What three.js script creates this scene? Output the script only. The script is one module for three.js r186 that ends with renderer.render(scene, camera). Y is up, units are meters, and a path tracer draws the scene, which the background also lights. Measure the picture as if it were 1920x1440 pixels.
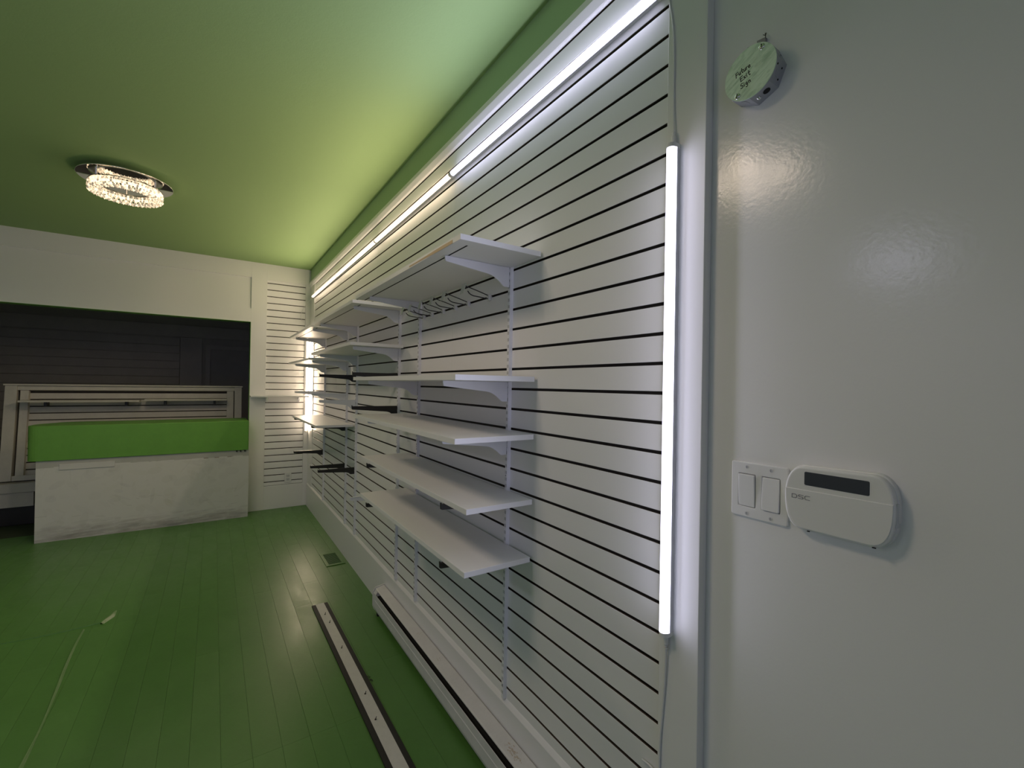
import * as THREE from 'three';
import { RoundedBoxGeometry } from 'three/addons/geometries/RoundedBoxGeometry.js';
import { mergeGeometries } from 'three/addons/utils/BufferGeometryUtils.js';
import { RectAreaLightUniformsLib } from 'three/addons/lights/RectAreaLightUniformsLib.js';

// ---------------------------------------------------------------- camera, light, exposure
// Metres. The slatted display wall is the plane x = 0 (room at x < 0), the floor y = 0, the wall at the end of the room z = ZB.
const scene = new THREE.Scene();
scene.background = new THREE.Color().setRGB(0.42, 0.43, 0.72);   // bluish fill light, let in by the added window behind the camera
const camera = new THREE.PerspectiveCamera(2 * Math.atan(720 / 837.4) * 180 / Math.PI, 4 / 3, 0.02, 60);
{
  const yaw = 0.5886, pitch = 0.004, roll = 0.017;
  camera.position.set(-0.9516, 1.4683, 0);
  const fwd = new THREE.Vector3(Math.sin(yaw) * Math.cos(pitch), Math.sin(pitch), -Math.cos(yaw) * Math.cos(pitch));
  const r0 = new THREE.Vector3(Math.cos(yaw), 0, Math.sin(yaw)), u0 = new THREE.Vector3().crossVectors(r0, fwd);
  const r = r0.clone().multiplyScalar(Math.cos(roll)).addScaledVector(u0, Math.sin(roll));
  const u = u0.clone().multiplyScalar(Math.cos(roll)).addScaledVector(r0, -Math.sin(roll));
  camera.quaternion.setFromRotationMatrix(new THREE.Matrix4().makeBasis(r, u, fwd.clone().negate()));
}
camera.updateProjectionMatrix();
const renderer = new THREE.WebGLRenderer({ antialias: true });
renderer.toneMapping = THREE.LinearToneMapping;
renderer.toneMappingExposure = 1.06;
renderer.shadowMap.enabled = true;
RectAreaLightUniformsLib.init();
const COOL = new THREE.Color(0.95, 0.93, 1.24), WARM = new THREE.Color(1.18, 0.92, 0.66), AMBER = new THREE.Color(1.0, 0.795, 0.62), AMBER_GLOW = new THREE.Color(1.0, 0.72, 0.44);
const TUBE_GLOW = 3.5, TUBE_FRONT = 66, TUBE_SIDE = 15;          // what the eye sees of a tube, and the light set on its face
const CRYSTAL_GLOW = 0.62, CRYSTAL_LIGHT = 2.05;
const H = 2.8144, ZB = -5.814, ZF = 1.7, XL = -5.2, ZR = -8.0;

// ---------------------------------------------------------------- helpers
const seedRandom = (s) => () => { s |= 0; s = s + 0x6D2B79F5 | 0; let t = Math.imul(s ^ s >>> 15, 1 | s); t = t + Math.imul(t ^ t >>> 7, 61 | t) ^ t; return ((t ^ t >>> 14) >>> 0) / 4294967296; };
const rnd = seedRandom(7);
const used = {};
function numbered(name) { const n = used[name] = (used[name] ?? -1) + 1; return n ? `${name}_${String(n).padStart(3, '0')}` : name; }
function shadows(o) { o.castShadow = o.receiveShadow = true; return o; }
function tag(o, label, category, group) { Object.assign(o.userData, { label, category }); if (group) o.userData.group = group; return o; }
function thing(name, label, category, p = [0, 0, 0], group) { const o = new THREE.Group(); o.name = numbered(name); o.position.set(...p); scene.add(o); return tag(o, label, category, group); }
function struct(name, p = [0, 0, 0]) { const o = new THREE.Group(); o.name = name; o.position.set(...p); o.userData.kind = 'structure'; scene.add(o); return o; }
/** uv in metres, by the main direction of every face */
function boxUV(g) {
  if (g.index) g = g.toNonIndexed();
  if (!g.attributes.normal) g.computeVertexNormals();
  const P = g.attributes.position, N = g.attributes.normal, uv = new Float32Array(P.count * 2);
  for (let i = 0; i < P.count; i++) {
    const ax = Math.abs(N.getX(i)), ay = Math.abs(N.getY(i)), az = Math.abs(N.getZ(i));
    const [a, b] = ax >= ay && ax >= az ? [P.getZ(i), P.getY(i)] : ay >= az ? [P.getX(i), P.getZ(i)] : [P.getX(i), P.getY(i)];
    uv[2 * i] = a; uv[2 * i + 1] = b;
  }
  g.setAttribute('uv', new THREE.BufferAttribute(uv, 2));
  return g;
}
const merge = (list) => mergeGeometries(list.map((g) => { g = g.index ? g.toNonIndexed() : g; for (const k of Object.keys(g.attributes)) if (!['position', 'normal', 'uv'].includes(k)) g.deleteAttribute(k); return g; }));
/** a part; its geometry is given in world metres and moved into the parent's axes */
function part(name, geos, m, parent, keepUV) {
  let g = Array.isArray(geos) ? merge(geos) : geos;
  if (!keepUV) g = boxUV(g);
  if (parent) { parent.updateWorldMatrix(true, false); g.applyMatrix4(parent.matrixWorld.clone().invert()); }
  const o = shadows(new THREE.Mesh(g, m)); o.name = parent ? name : numbered(name);
  (parent ?? scene).add(o);
  return o;
}
function bx(x0, x1, y0, y1, z0, z1, r = 0.0012) {
  const w = Math.abs(x1 - x0), h = Math.abs(y1 - y0), d = Math.abs(z1 - z0);
  const g = r > 0 ? new RoundedBoxGeometry(w, h, d, 1, Math.min(r, w / 2.2, h / 2.2, d / 2.2)) : new THREE.BoxGeometry(w, h, d);
  return g.translate((x0 + x1) / 2, (y0 + y1) / 2, (z0 + z1) / 2);
}
/** an outline in (x, y) drawn out along z */
function alongZ(points, z0, z1, bevel = 0) {
  const s = new THREE.Shape(points.map((p) => new THREE.Vector2(...p)));
  const g = new THREE.ExtrudeGeometry(s, { depth: Math.abs(z1 - z0) - 2 * bevel, bevelEnabled: bevel > 0, bevelSize: bevel, bevelThickness: bevel, bevelSegments: 1, bevelOffset: -bevel });
  return g.translate(0, 0, Math.min(z0, z1) + bevel);
}
/** an outline in (z, y) drawn out along -x from x0 (the wall) to x1 */
function offWall(shape, x0, x1, bevel = 0.001, segs = 2, curve = 16) {
  const g = new THREE.ExtrudeGeometry(shape, { depth: Math.abs(x1 - x0) - bevel, bevelEnabled: bevel > 0, bevelSize: bevel, bevelThickness: bevel, bevelSegments: segs, bevelOffset: -bevel, curveSegments: curve });
  return g.rotateY(-Math.PI / 2).translate(Math.max(x0, x1), 0, 0);   // (sx, sy, d) -> (-d, sy, sx)
}
function tubeOf(pts, r, seg = 24, rs = 6) { return new THREE.TubeGeometry(new THREE.CatmullRomCurve3(pts.map((p) => new THREE.Vector3(...p))), seg, r, rs, false); }
function cyl(x, y, z, r, len, axis = 'x', n = 14, r2 = r) { const g = new THREE.CylinderGeometry(r, r2, len, n); if (axis === 'x') g.rotateZ(Math.PI / 2); if (axis === 'z') g.rotateX(Math.PI / 2); return g.translate(x, y, z); }

// ---------------------------------------------------------------- textures and materials
function noiseMap(size, octaves, seed, fn) {
  const R = seedRandom(seed), out = new Float32Array(size * size);
  for (const [cells, amp] of octaves) {
    const c = Float32Array.from({ length: cells * cells }, () => R());
    for (let y = 0; y < size; y++) for (let x = 0; x < size; x++) {
      const fx = x / size * cells, fy = y / size * cells, ix = fx | 0, iy = fy | 0, s = (t) => t * t * (3 - 2 * t), u = s(fx - ix), v = s(fy - iy), j = (ix + 1) % cells, k = (iy + 1) % cells;
      out[y * size + x] += amp * ((c[iy * cells + ix] * (1 - u) + c[iy * cells + j] * u) * (1 - v) + (c[k * cells + ix] * (1 - u) + c[k * cells + j] * u) * v);
    }
  }
  const d = new Uint8Array(size * size * 4);
  for (let i = 0; i < size * size; i++) { const [r, g, b] = fn(out[i]); d.set([r, g, b, 255], i * 4); }
  const t = new THREE.DataTexture(d, size, size); t.wrapS = t.wrapT = THREE.RepeatWrapping; t.magFilter = THREE.LinearFilter; t.needsUpdate = true;
  return t;
}
const grey = (v) => { const c = Math.max(0, Math.min(255, v * 255)); return [c, c, c]; };
const peel = noiseMap(256, [[40, 0.6], [90, 0.4]], 3, grey), fine = noiseMap(256, [[16, 0.4], [64, 0.35], [128, 0.25]], 5, grey);
const mottle = noiseMap(256, [[4, 0.45], [16, 0.3], [64, 0.25]], 9, (v) => grey(0.84 + 0.16 * v)); mottle.colorSpace = THREE.NoColorSpace;
const gloss = noiseMap(256, [[6, 0.5], [24, 0.3], [96, 0.2]], 11, (v) => [0, 140 + 110 * v, 0]);
const rep = (t, m) => { const c = t.clone(); c.repeat.set(1 / m, 1 / m); c.needsUpdate = true; return c; };
function mat(rgb, roughness, o = {}) { const { bump, bumpScale, ...rest } = o; const m = new THREE.MeshStandardMaterial({ roughness, ...rest }); m.color.setRGB(...rgb); if (bump) { m.bumpMap = bump; m.bumpScale = bumpScale; } return m; }
const peel25 = rep(peel, 0.25), fine30 = rep(fine, 0.3), mottle90 = rep(mottle, 0.9), mottle40 = rep(mottle, 0.4), gloss1 = rep(gloss, 1.1);
const M = {
  wall: mat([0.80, 0.80, 0.78], 0.185, { bump: peel25, bumpScale: 0.00012 }),
  trim: mat([0.80, 0.80, 0.79], 0.36),
  slat: mat([0.80, 0.80, 0.79], 0.34),
  groove: mat([0.06, 0.05, 0.04], 0.8),
  core: mat([0.085, 0.062, 0.045], 0.85),
  shelf: mat([0.80, 0.80, 0.79], 0.40),
  chip: mat([0.60, 0.46, 0.30], 0.85, { bump: fine30, bumpScale: 0.001 }),
  steel: mat([0.80, 0.81, 0.835], 0.38),
  black: mat([0.018, 0.016, 0.015], 0.42),
  hole: mat([0.01, 0.01, 0.01], 0.9),
  ceiling: mat([0.295, 0.450, 0.185], 0.75, { bump: fine30, bumpScale: 0.0003 }),
  frieze: mat([0.37, 0.52, 0.29], 0.6, { bump: fine30, bumpScale: 0.0003 }),
  floor: mat([0.088, 0.222, 0.046], 0.52, { bump: fine30, bumpScale: 0.0002, map: mottle90, roughnessMap: gloss1 }),
  floor2: mat([0.0895, 0.226, 0.047], 0.48, { bump: fine30, bumpScale: 0.0002, map: mottle90, roughnessMap: gloss1 }),
  floor3: mat([0.0865, 0.219, 0.0455], 0.47, { bump: fine30, bumpScale: 0.0002, map: mottle90, roughnessMap: gloss1 }),
  green: mat([0.16, 0.40, 0.055], 0.42, { map: mottle40 }),
  greenVent: mat([0.07, 0.17, 0.05], 0.5),
  plastic: mat([0.76, 0.76, 0.74], 0.35),
  plasticGrey: mat([0.60, 0.61, 0.62], 0.30),
  clear: new THREE.MeshPhysicalMaterial({ color: 0xe8ece4, roughness: 0.25, transmission: 0.45, thickness: 0 }),
  glass: new THREE.MeshPhysicalMaterial({ color: 0xffffff, roughness: 0, transmission: 1, thickness: 0 }),
  screen: mat([0.036, 0.042, 0.055], 0.25),
  logo: mat([0.25, 0.25, 0.27], 0.5),
  zinc: mat([0.42, 0.43, 0.47], 0.42, { metalness: 0.6, bump: fine30, bumpScale: 0.0004 }),
  chrome: mat([0.80, 0.80, 0.80], 0.12, { metalness: 1 }),
  mirror: mat([0.85, 0.83, 0.80], 0.03, { metalness: 1 }),
  wire: mat([0.05, 0.05, 0.055], 0.35, { metalness: 0.5 }),
  heater: mat([0.70, 0.70, 0.69], 0.40, { map: mottle40 }),
  rubber: mat([0.012, 0.011, 0.011], 0.6),
  stripWhite: mat([0.62, 0.61, 0.57], 0.5, { map: mottle40 }),
  panel: mat([0.64, 0.63, 0.60], 0.55),
  cord: mat([0.74, 0.74, 0.74], 0.4),
  oldWhite: mat([0.62, 0.59, 0.52], 0.6, { map: mottle40 }),
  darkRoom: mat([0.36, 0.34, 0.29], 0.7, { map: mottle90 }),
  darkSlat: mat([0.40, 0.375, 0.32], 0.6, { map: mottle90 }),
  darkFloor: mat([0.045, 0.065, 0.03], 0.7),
};

// ---------------------------------------------------------------- floor: narrow boards painted green, one mesh each
{
  const floor = struct('floor');
  part('subfloor', bx(XL, 0.14, -0.12, -0.004, ZR - 0.2, ZF + 0.14, 0), M.darkFloor, floor);
  part('far_boards', [bx(XL, -3.45, -0.004, 0, ZB - 0.12, ZF + 0.14, 0), bx(-3.45, 0.14, -0.004, 0, -0.45, ZF + 0.14, 0)], M.floor2, floor);
  const W = 0.1035, lens = [0.9, 1.2, 1.55, 1.9], geo = {}, mats = [M.floor, M.floor2, M.floor3];
  const plankGeo = (l, w) => geo[`${l}_${w}`] ??= boxUV(new RoundedBoxGeometry(w - 0.0006, 0.012, l - 0.0004, 1, 0.0004).translate(0, -0.006, -l / 2));
  for (let i = 0; i < 33; i++) {
    const x = 0.0265 - W * (i + 0.5);
    let z = -0.45;
    while (z > ZB - 0.11) {
      let l = lens[Math.floor(rnd() * 4)];
      if (z - l < ZB - 0.12 + 0.3) l = +(z - (ZB - 0.12)).toFixed(3);
      const o = shadows(new THREE.Mesh(plankGeo(l, W), mats[Math.floor(rnd() * 3)])); o.name = 'plank'; o.position.set(x, 0.0001 * rnd(), z); floor.add(o);
      z -= l;
    }
  }
  // the lifted seam: painted sheet that has come up along a fold and torn at its end
  const ridge = (pts, w, h) => {
    const P = [], idx = [], n = pts.length;
    pts.forEach(([x, z, k], i) => {
      const [ax, az] = pts[Math.max(0, i - 1)], [bx_, bz] = pts[Math.min(n - 1, i + 1)], L = Math.hypot(bx_ - ax, bz - az), nx = (bz - az) / L, nz = -(bx_ - ax) / L;
      for (const [s, y] of [[-1.6, 0.0005], [-0.6, 0.55], [0, 1], [0.25, 0.75], [0.5, 0.0005]]) P.push(x + nx * s * w * k, y * h * k, z + nz * s * w * k);
    });
    for (let i = 0; i < n - 1; i++) for (let j = 0; j < 4; j++) { const a = i * 5 + j; idx.push(a, a + 5, a + 1, a + 1, a + 5, a + 6); }
    const g = new THREE.BufferGeometry(); g.setAttribute('position', new THREE.Float32BufferAttribute(P, 3)); g.setIndex(idx); g.computeVertexNormals(); return g;
  };
  const a = []; for (let i = 0; i <= 14; i++) { const t = i / 14; a.push([-1.542 + 0.012 * Math.sin(t * 5.5) - 0.012 * t, -2.2 - 1.35 * t, 0.75 + 0.5 * Math.sin(1.5 + t * 9) * (1 - t) + 0.2 * (1 - t)]); }
  a[0][2] = 0.2;
  part('lifted_seam', ridge(a, 0.0065, 0.011), M.floor2, floor);
  const b = []; for (let i = 0; i <= 10; i++) { const t = i / 10; b.push([-1.47 - 0.62 * t, -3.60 + 0.02 * Math.sin(t * 4), 0.9 - 0.5 * t]); }
  part('lifted_seam', ridge(b, 0.007, 0.007), M.floor2, floor);
  part('torn_corner', ridge([[-1.49, -3.58, 0.7], [-1.46, -3.66, 1.2], [-1.445, -3.74, 0.4]], 0.012, 0.014), M.floor3, floor);
}

// ---------------------------------------------------------------- ceiling, the walls out of view and an added window
{
  const c = struct('ceiling');
  part('painted_board', bx(XL - 0.1, 0.14, H, H + 0.1, ZB - 0.12, ZF + 0.14, 0), M.ceiling, c);
  const l = struct('wall_left'); part('painted_board', bx(XL - 0.12, XL, 0, H, ZB - 0.12, ZF + 0.12, 0), M.wall, l);
  const f = struct('wall_front'); part('painted_board', [bx(XL - 0.12, -4.3, 0, H, ZF, ZF + 0.12, 0), bx(-1.1, 0.14, 0, H, ZF, ZF + 0.12, 0), bx(-4.3, -1.1, 0, 0.5, ZF, ZF + 0.12, 0), bx(-4.3, -1.1, 2.4, H, ZF, ZF + 0.12, 0)], M.wall, f);
  const q = struct('added_window_1', [-2.7, 0.5, ZF]);  // unseen window, added to bring fill light to the lower wall
  part('added_window_frame', [bx(-4.3, -1.1, 0.5, 0.56, ZF + 0.03, ZF + 0.09), bx(-4.3, -1.1, 2.34, 2.4, ZF + 0.03, ZF + 0.09), ...[-4.3, -3.26, -2.2, -1.16].map((x) => bx(x, x + 0.06, 0.56, 2.34, ZF + 0.03, ZF + 0.09))], M.trim, q);
  part('added_window_sill', bx(-4.34, -1.06, 0.47, 0.498, ZF - 0.06, ZF - 0.001), M.trim, q);
  for (const x of [-4.24, -3.20, -2.14]) part('added_pane', bx(x, x + 0.98, 0.56, 2.34, ZF + 0.058, ZF + 0.062, 0), M.glass, q);
  const n = struct('wall_near'); part('painted_board', bx(0, 0.14, 0, H, -0.66, ZF, 0), M.wall, n);
}

// ---------------------------------------------------------------- the slatted wall (x = 0): four panels of slats, each slat a mesh
const PITCH = 0.0762, SLOT0 = 2.599, GAP = 0.0090;
const slatY = (k) => SLOT0 - PITCH * k;                    // middle of the slot under slat k
/** a slat: a thin painted face at x = 0 on a board core with lips over a wider cavity; two materials in one mesh */
function slatGeometry(y0, y1, z0, z1, d = 0.016) {
  const c = 0.0007, f = 0.0011, lip = 0.0055, u = 0.006;
  const face = alongZ([[0, y0 + c], [c, y0], [f, y0], [f, y1], [c, y1], [0, y1 - c]], z0, z1);
  const core = alongZ([[f, y0], [lip, y0], [lip + 0.001, y0 + u], [d, y0 + u], [d, y1 - u], [lip + 0.001, y1 - u], [lip, y1], [f, y1]], z0, z1);
  const flat = [face, core].map((g) => { g = boxUV(g); g.clearGroups(); return g; });
  return mergeGeometries(flat, true);
}
const slatMats = () => [M.slat, M.core];
{
  const w = struct('wall_right');
  part('backing_board', bx(0.016, 0.14, 0, H, ZB - 0.12, -0.66, 0), M.groove, w);
  part('green_frieze', bx(-0.0005, 0.016, 2.652, H, ZB, -0.66, 0), M.frieze, w);
  part('lower_board', bx(0.001, 0.016, 0, 0.262, ZB, -0.66, 0), M.trim, w);
  const joints = [-0.69, -1.948, -3.167, -4.386, -5.535];
  for (let p = 0; p < 4; p++) {
    const panel = new THREE.Group(); panel.name = 'slat_panel'; w.add(panel);
    const z1 = joints[p] - 0.0004, z0 = joints[p + 1] + 0.0004;
    const full = slatGeometry(slatY(1) + GAP / 2, SLOT0 - GAP / 2, z0, z1);
    for (let k = 0; k < 30; k++) { const o = shadows(new THREE.Mesh(full, slatMats())); o.name = 'slat'; o.position.y = -PITCH * k; panel.add(o); }
    part('slat', slatGeometry(0.262, slatY(30) - GAP / 2, z0, z1), slatMats(), panel, true);
    part('slat', slatGeometry(SLOT0 + GAP / 2, 2.654, z0, z1), slatMats(), panel, true);
  }
  part('corner_board', bx(-0.004, 0.016, 0.262, 2.654, ZB, joints[4], 0.0008), M.trim, w);
}
{ // painted moulding on top of the slats and a sloped ledge under them
  const t = struct('trim_1', [0, 2.63, -3]);
  part('moulding', alongZ([[0, 2.606], [-0.007, 2.606], [-0.010, 2.609], [-0.020, 2.634], [-0.020, 2.657], [-0.018, 2.659], [0, 2.659]], ZB, -0.70), M.trim, t);
  const b = struct('baseboard_right', [0, 0, -3]);
  part('board', alongZ([[0, 0.0005], [-0.012, 0.0005], [-0.012, 0.256], [-0.0105, 0.259], [-0.001, 0.272], [0, 0.272]], ZB + 0.012, -0.70), M.trim, b);
  const c = struct('trim_2', [0, 0, -0.66]);   // upright board where the slats end; the light tube is fixed to it
  part('board', bx(-0.026, 0, 0.0005, H - 0.001, -0.713, -0.6055, 0.0022), M.trim, c);
}

// ---------------------------------------------------------------- wall at the end of the room with its opening
{
  const w = struct('wall_back', [0, 0, ZB]), D = 0.12, x0 = -0.616, top = 2.139;
  const z0 = ZB - D, zi = ZB - 0.014;
  part('header', [bx(XL, x0, top, 2.291, z0, ZB, 0), bx(XL, x0, 2.291, 2.640, z0, zi, 0), bx(XL, x0, 2.640, H, z0, ZB, 0)], M.wall, w);
  part('post', bx(x0, -0.4595, 0.0005, H, z0, ZB, 0.001), M.wall, w);
  part('edge_board', bx(-0.0535, 0.14, 0.0005, H, z0, ZB, 0.001), M.trim, w);
  part('top_board', bx(-0.4595, -0.0535, 2.633, H, z0, ZB, 0.001), M.wall, w);
  part('bottom_board', bx(-0.4595, -0.0535, 0.0005, 0.258, z0, ZB, 0.001), M.wall, w);
  part('sloped_lip', alongZ([[0, 0], [0.0135, 0], [0, 0.013]], 0, 0.406).rotateY(Math.PI / 2).applyMatrix4(new THREE.Matrix4().makeTranslation(-0.4595, 0.258, 0)).translate(0, 0, ZB - 0.0005), M.trim, w);
  part('backing_board', bx(-0.4595, -0.0535, 0.258, 2.633, z0, ZB - 0.030, 0), M.groove, w);
  // slats of the narrow panel: the same profile turned to face the room
  // (x, y, z) -> (z, y, -x): the face looks along +z
  const mk = (y0, y1) => slatGeometry(y0, y1, -0.459, -0.054).rotateY(Math.PI / 2);
  const full = mk(slatY(1) + GAP / 2, SLOT0 - GAP / 2);
  const put = (g, k) => { const o = shadows(new THREE.Mesh(g, slatMats())); o.name = 'slat'; o.position.set(0, -PITCH * k, -0.010); w.add(o); };
  for (let k = 0; k < 30; k++) put(full, k);
  put(mk(0.272, slatY(30) - GAP / 2), 0); put(mk(SLOT0 + GAP / 2, 2.633), 0);
  // green paint on the inside of the opening
  part('green_reveal', [bx(x0 - 0.003, x0, 0.0005, top, z0, ZB - 0.001, 0), bx(XL, x0 - 0.003, top - 0.003, top, z0, ZB - 0.001, 0)], M.green, w);
  part('side_wall', bx(XL, -3.3, 0.0005, top - 0.003, z0, ZB, 0), M.wall, w);
}

// ---------------------------------------------------------------- dark room behind the opening
{
  const w = struct('wall_rear', [0, 0, ZR]);
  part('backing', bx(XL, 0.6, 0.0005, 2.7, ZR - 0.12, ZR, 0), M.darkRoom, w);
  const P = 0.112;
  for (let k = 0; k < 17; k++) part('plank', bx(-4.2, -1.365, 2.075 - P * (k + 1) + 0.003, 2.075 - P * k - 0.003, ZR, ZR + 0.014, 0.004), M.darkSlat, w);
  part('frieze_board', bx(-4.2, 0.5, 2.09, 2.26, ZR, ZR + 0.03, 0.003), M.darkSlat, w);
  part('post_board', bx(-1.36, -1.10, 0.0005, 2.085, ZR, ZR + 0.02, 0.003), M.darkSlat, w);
  const r = struct('wall_rear_right', [0, 0, -7]);
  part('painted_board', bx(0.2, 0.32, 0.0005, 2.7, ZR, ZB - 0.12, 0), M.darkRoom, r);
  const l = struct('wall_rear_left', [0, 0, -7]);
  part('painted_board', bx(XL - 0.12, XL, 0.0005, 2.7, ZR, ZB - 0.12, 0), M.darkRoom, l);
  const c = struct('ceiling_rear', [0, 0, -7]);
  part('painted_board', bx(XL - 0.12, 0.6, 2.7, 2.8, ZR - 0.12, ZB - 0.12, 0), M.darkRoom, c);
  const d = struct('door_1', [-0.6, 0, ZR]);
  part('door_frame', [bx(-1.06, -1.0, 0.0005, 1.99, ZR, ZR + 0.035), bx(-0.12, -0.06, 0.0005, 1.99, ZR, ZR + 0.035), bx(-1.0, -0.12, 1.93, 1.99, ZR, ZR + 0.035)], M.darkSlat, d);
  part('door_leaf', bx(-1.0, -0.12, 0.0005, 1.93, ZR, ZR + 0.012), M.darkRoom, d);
}
{ // framed slat display leaning in the dark room, with its shelves, on a low platform
  const t = thing('display_stand', 'framed slatted display panel leaning in the dark room behind the green counter', 'display stand', [-1.67, 0.435, -6.45]);
  const L = -1.02, R = 1.01, h = 0.97;                       // own axes: base at 0, face towards +z
  const P = 0.0715;
  part0('top_cap', bx(L - 0.01, R + 0.01, h - 0.016, h, -0.06, 0.062), M.oldWhite, t);
  part0('outer_post', bx(L, L + 0.085, 0, h - 0.016, -0.05, 0.05), M.oldWhite, t);
  part0('outer_post', bx(R - 0.075, R, 0, h - 0.016, -0.05, 0.05), M.oldWhite, t);
  part0('inner_post', bx(L + 0.105, L + 0.165, 0.05, h - 0.06, -0.05, 0.03), M.oldWhite, t);
  part0('inner_post', bx(R - 0.155, R - 0.085, 0.05, h - 0.06, -0.05, 0.03), M.oldWhite, t);
  part0('top_rail', bx(L + 0.085, R - 0.075, h - 0.060, h - 0.018, -0.05, 0.04), M.oldWhite, t);
  part0('bottom_rail', bx(L + 0.085, R - 0.075, 0, 0.05, -0.05, 0.04), M.oldWhite, t);
  part0('backing_board', bx(L + 0.085, R - 0.08, 0.05, h - 0.06, -0.05, -0.03, 0), M.groove, t);
  for (let k = 0; k < 12; k++) { const y = h - 0.085 - P * k; part0('slat', bx(L + 0.16, R - 0.15, y - P + 0.011, y, -0.032, -0.016), M.oldWhite, t); }
  t.rotation.x = -0.13; t.rotation.y = -0.015;
  function part0(name, g, m, parent) { const o = shadows(new THREE.Mesh(boxUV(g), m)); o.name = name; parent.add(o); return o; }
  const s = (x0, x1, y, label) => {
    const q = thing('display_shelf', label, 'shelf', [(x0 + x1) / 2, y, -6.44], 'shelves on the leaning display panel');
    part('board', bx(x0, x1, y, y + 0.018, -6.52, -6.37), M.oldWhite, q);
    for (const x of [x0 + 0.18, x1 - 0.12]) part('bracket', bx(x - 0.012, x + 0.012, y - 0.045, y - 0.0005, -6.53, -6.44), M.black, q);
  };
  s(-2.56, -1.63, 1.222, 'narrow white shelf on the leaning display panel, its longer end away from the slatted wall');
  s(-1.59, -0.82, 1.232, 'narrow white shelf on the leaning display panel, the one beside the slatted wall');
  const p = thing('low_platform', 'low pale plank platform on a block in the dark room under the display panel', 'platform', [-2, 0, -6.35]);
  part('deck', bx(-3.1, -0.9, 0.335, 0.425, -6.72, -6.34), M.oldWhite, p);
  part('block', bx(-3.1, -2.43, 0.19, 0.3345, -6.66, -6.36), M.oldWhite, p);
  part('foot', bx(-3.0, -1.0, 0.0005, 0.1895, -6.6, -6.42), M.black, p);
  part('foot', bx(-1.4, -1.1, 0.1895, 0.3345, -6.6, -6.42), M.black, p);
}

// ---------------------------------------------------------------- counter
function canvasMap(w, h, draw) { const c = document.createElement('canvas'); c.width = w; c.height = h; const g = c.getContext('2d'); draw(g, w, h); const t = new THREE.CanvasTexture(c); t.colorSpace = THREE.SRGBColorSpace; return t; }
{
  const t = thing('counter', 'sales counter with a deep green top box over a scuffed white front panel', 'counter', [-1.45, 0, -5.85]);
  const dirtAndShade = canvasMap(1024, 512, (g, w, h) => {
    g.fillStyle = '#d6d5d0'; g.fillRect(0, 0, w, h);
    const R = seedRandom(21);
    for (let i = 0; i < 500; i++) { const y = h - Math.abs((R() + R() + R() - 1.5)) * h * 0.16, x = R() * w; g.fillStyle = `rgba(120,115,112,${0.03 + 0.05 * R()})`; g.beginPath(); g.ellipse(x, y, 12 + R() * 60, 3 + R() * 9, -0.05, 0, 7); g.fill(); }
    for (let i = 0; i < 160; i++) { g.fillStyle = `rgba(130,128,120,${0.02 + 0.04 * R()})`; g.beginPath(); g.ellipse(R() * w, R() * h, 4 + R() * 60, 3 + R() * 26, R() * 3, 0, 7); g.fill(); }
    g.fillStyle = 'rgba(150,150,140,0.45)'; g.fillRect(0, 0, w, 46);  // top band: grey dust, with the shadow of the green top painted in
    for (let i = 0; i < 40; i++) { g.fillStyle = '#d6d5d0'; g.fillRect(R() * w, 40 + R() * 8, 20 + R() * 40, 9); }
    g.strokeStyle = 'rgba(110,105,100,0.35)'; g.lineWidth = 1.4;
    for (let i = 0; i < 26; i++) { const x = R() * w, y = h * (0.5 + 0.5 * R()); g.beginPath(); g.moveTo(x, y); g.lineTo(x + 10 + R() * 40, y + (R() - 0.5) * 10); g.stroke(); }
    for (const x of [770, 830, 900]) { g.fillStyle = 'rgba(110,95,75,0.5)'; g.fillRect(x, 42, 24, 6); }
  });
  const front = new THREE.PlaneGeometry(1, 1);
  const pm = mat([1, 1, 1], 0.6); pm.map = dirtAndShade;
  { // front panel: a board whose face carries the scuffs and the painted shade
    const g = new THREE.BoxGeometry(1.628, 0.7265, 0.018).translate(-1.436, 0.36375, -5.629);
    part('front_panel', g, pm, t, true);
  }
  for (const x of [-0.650, -2.25]) part('side_panel', bx(x, x + 0.018, 0.0005, 0.7265, -6.02, -5.6385), M.panel, t);
  part('raised_strip', bx(-2.10, -1.72, 0.638, 0.690, -5.6205, -5.6135, 0.002), M.panel, t);
  const s = new THREE.Shape();   // seen from above: (x, -z)
  s.moveTo(-0.632, 5.605); s.lineTo(-2.235, 5.605); s.quadraticCurveTo(-2.315, 5.605, -2.315, 5.69); s.lineTo(-2.315, 5.80); s.quadraticCurveTo(-2.30, 5.88, -2.20, 6.0); s.quadraticCurveTo(-2.16, 6.10, -2.05, 6.10); s.lineTo(-0.632, 6.10); s.closePath();
  const box = new THREE.ExtrudeGeometry(s, { depth: 0.306, bevelEnabled: true, bevelSize: 0.003, bevelThickness: 0.003, bevelSegments: 2, bevelOffset: -0.003, curveSegments: 8 }).rotateX(-Math.PI / 2).translate(0, 0.7302, 0);
  part('green_top', box, M.green, t);
  for (const x of [-0.66, -0.70, -0.735]) part('bolt', cyl(x, 0.718, -5.612, 0.009, 0.014, 'z', 8), M.black, t);
}
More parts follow.
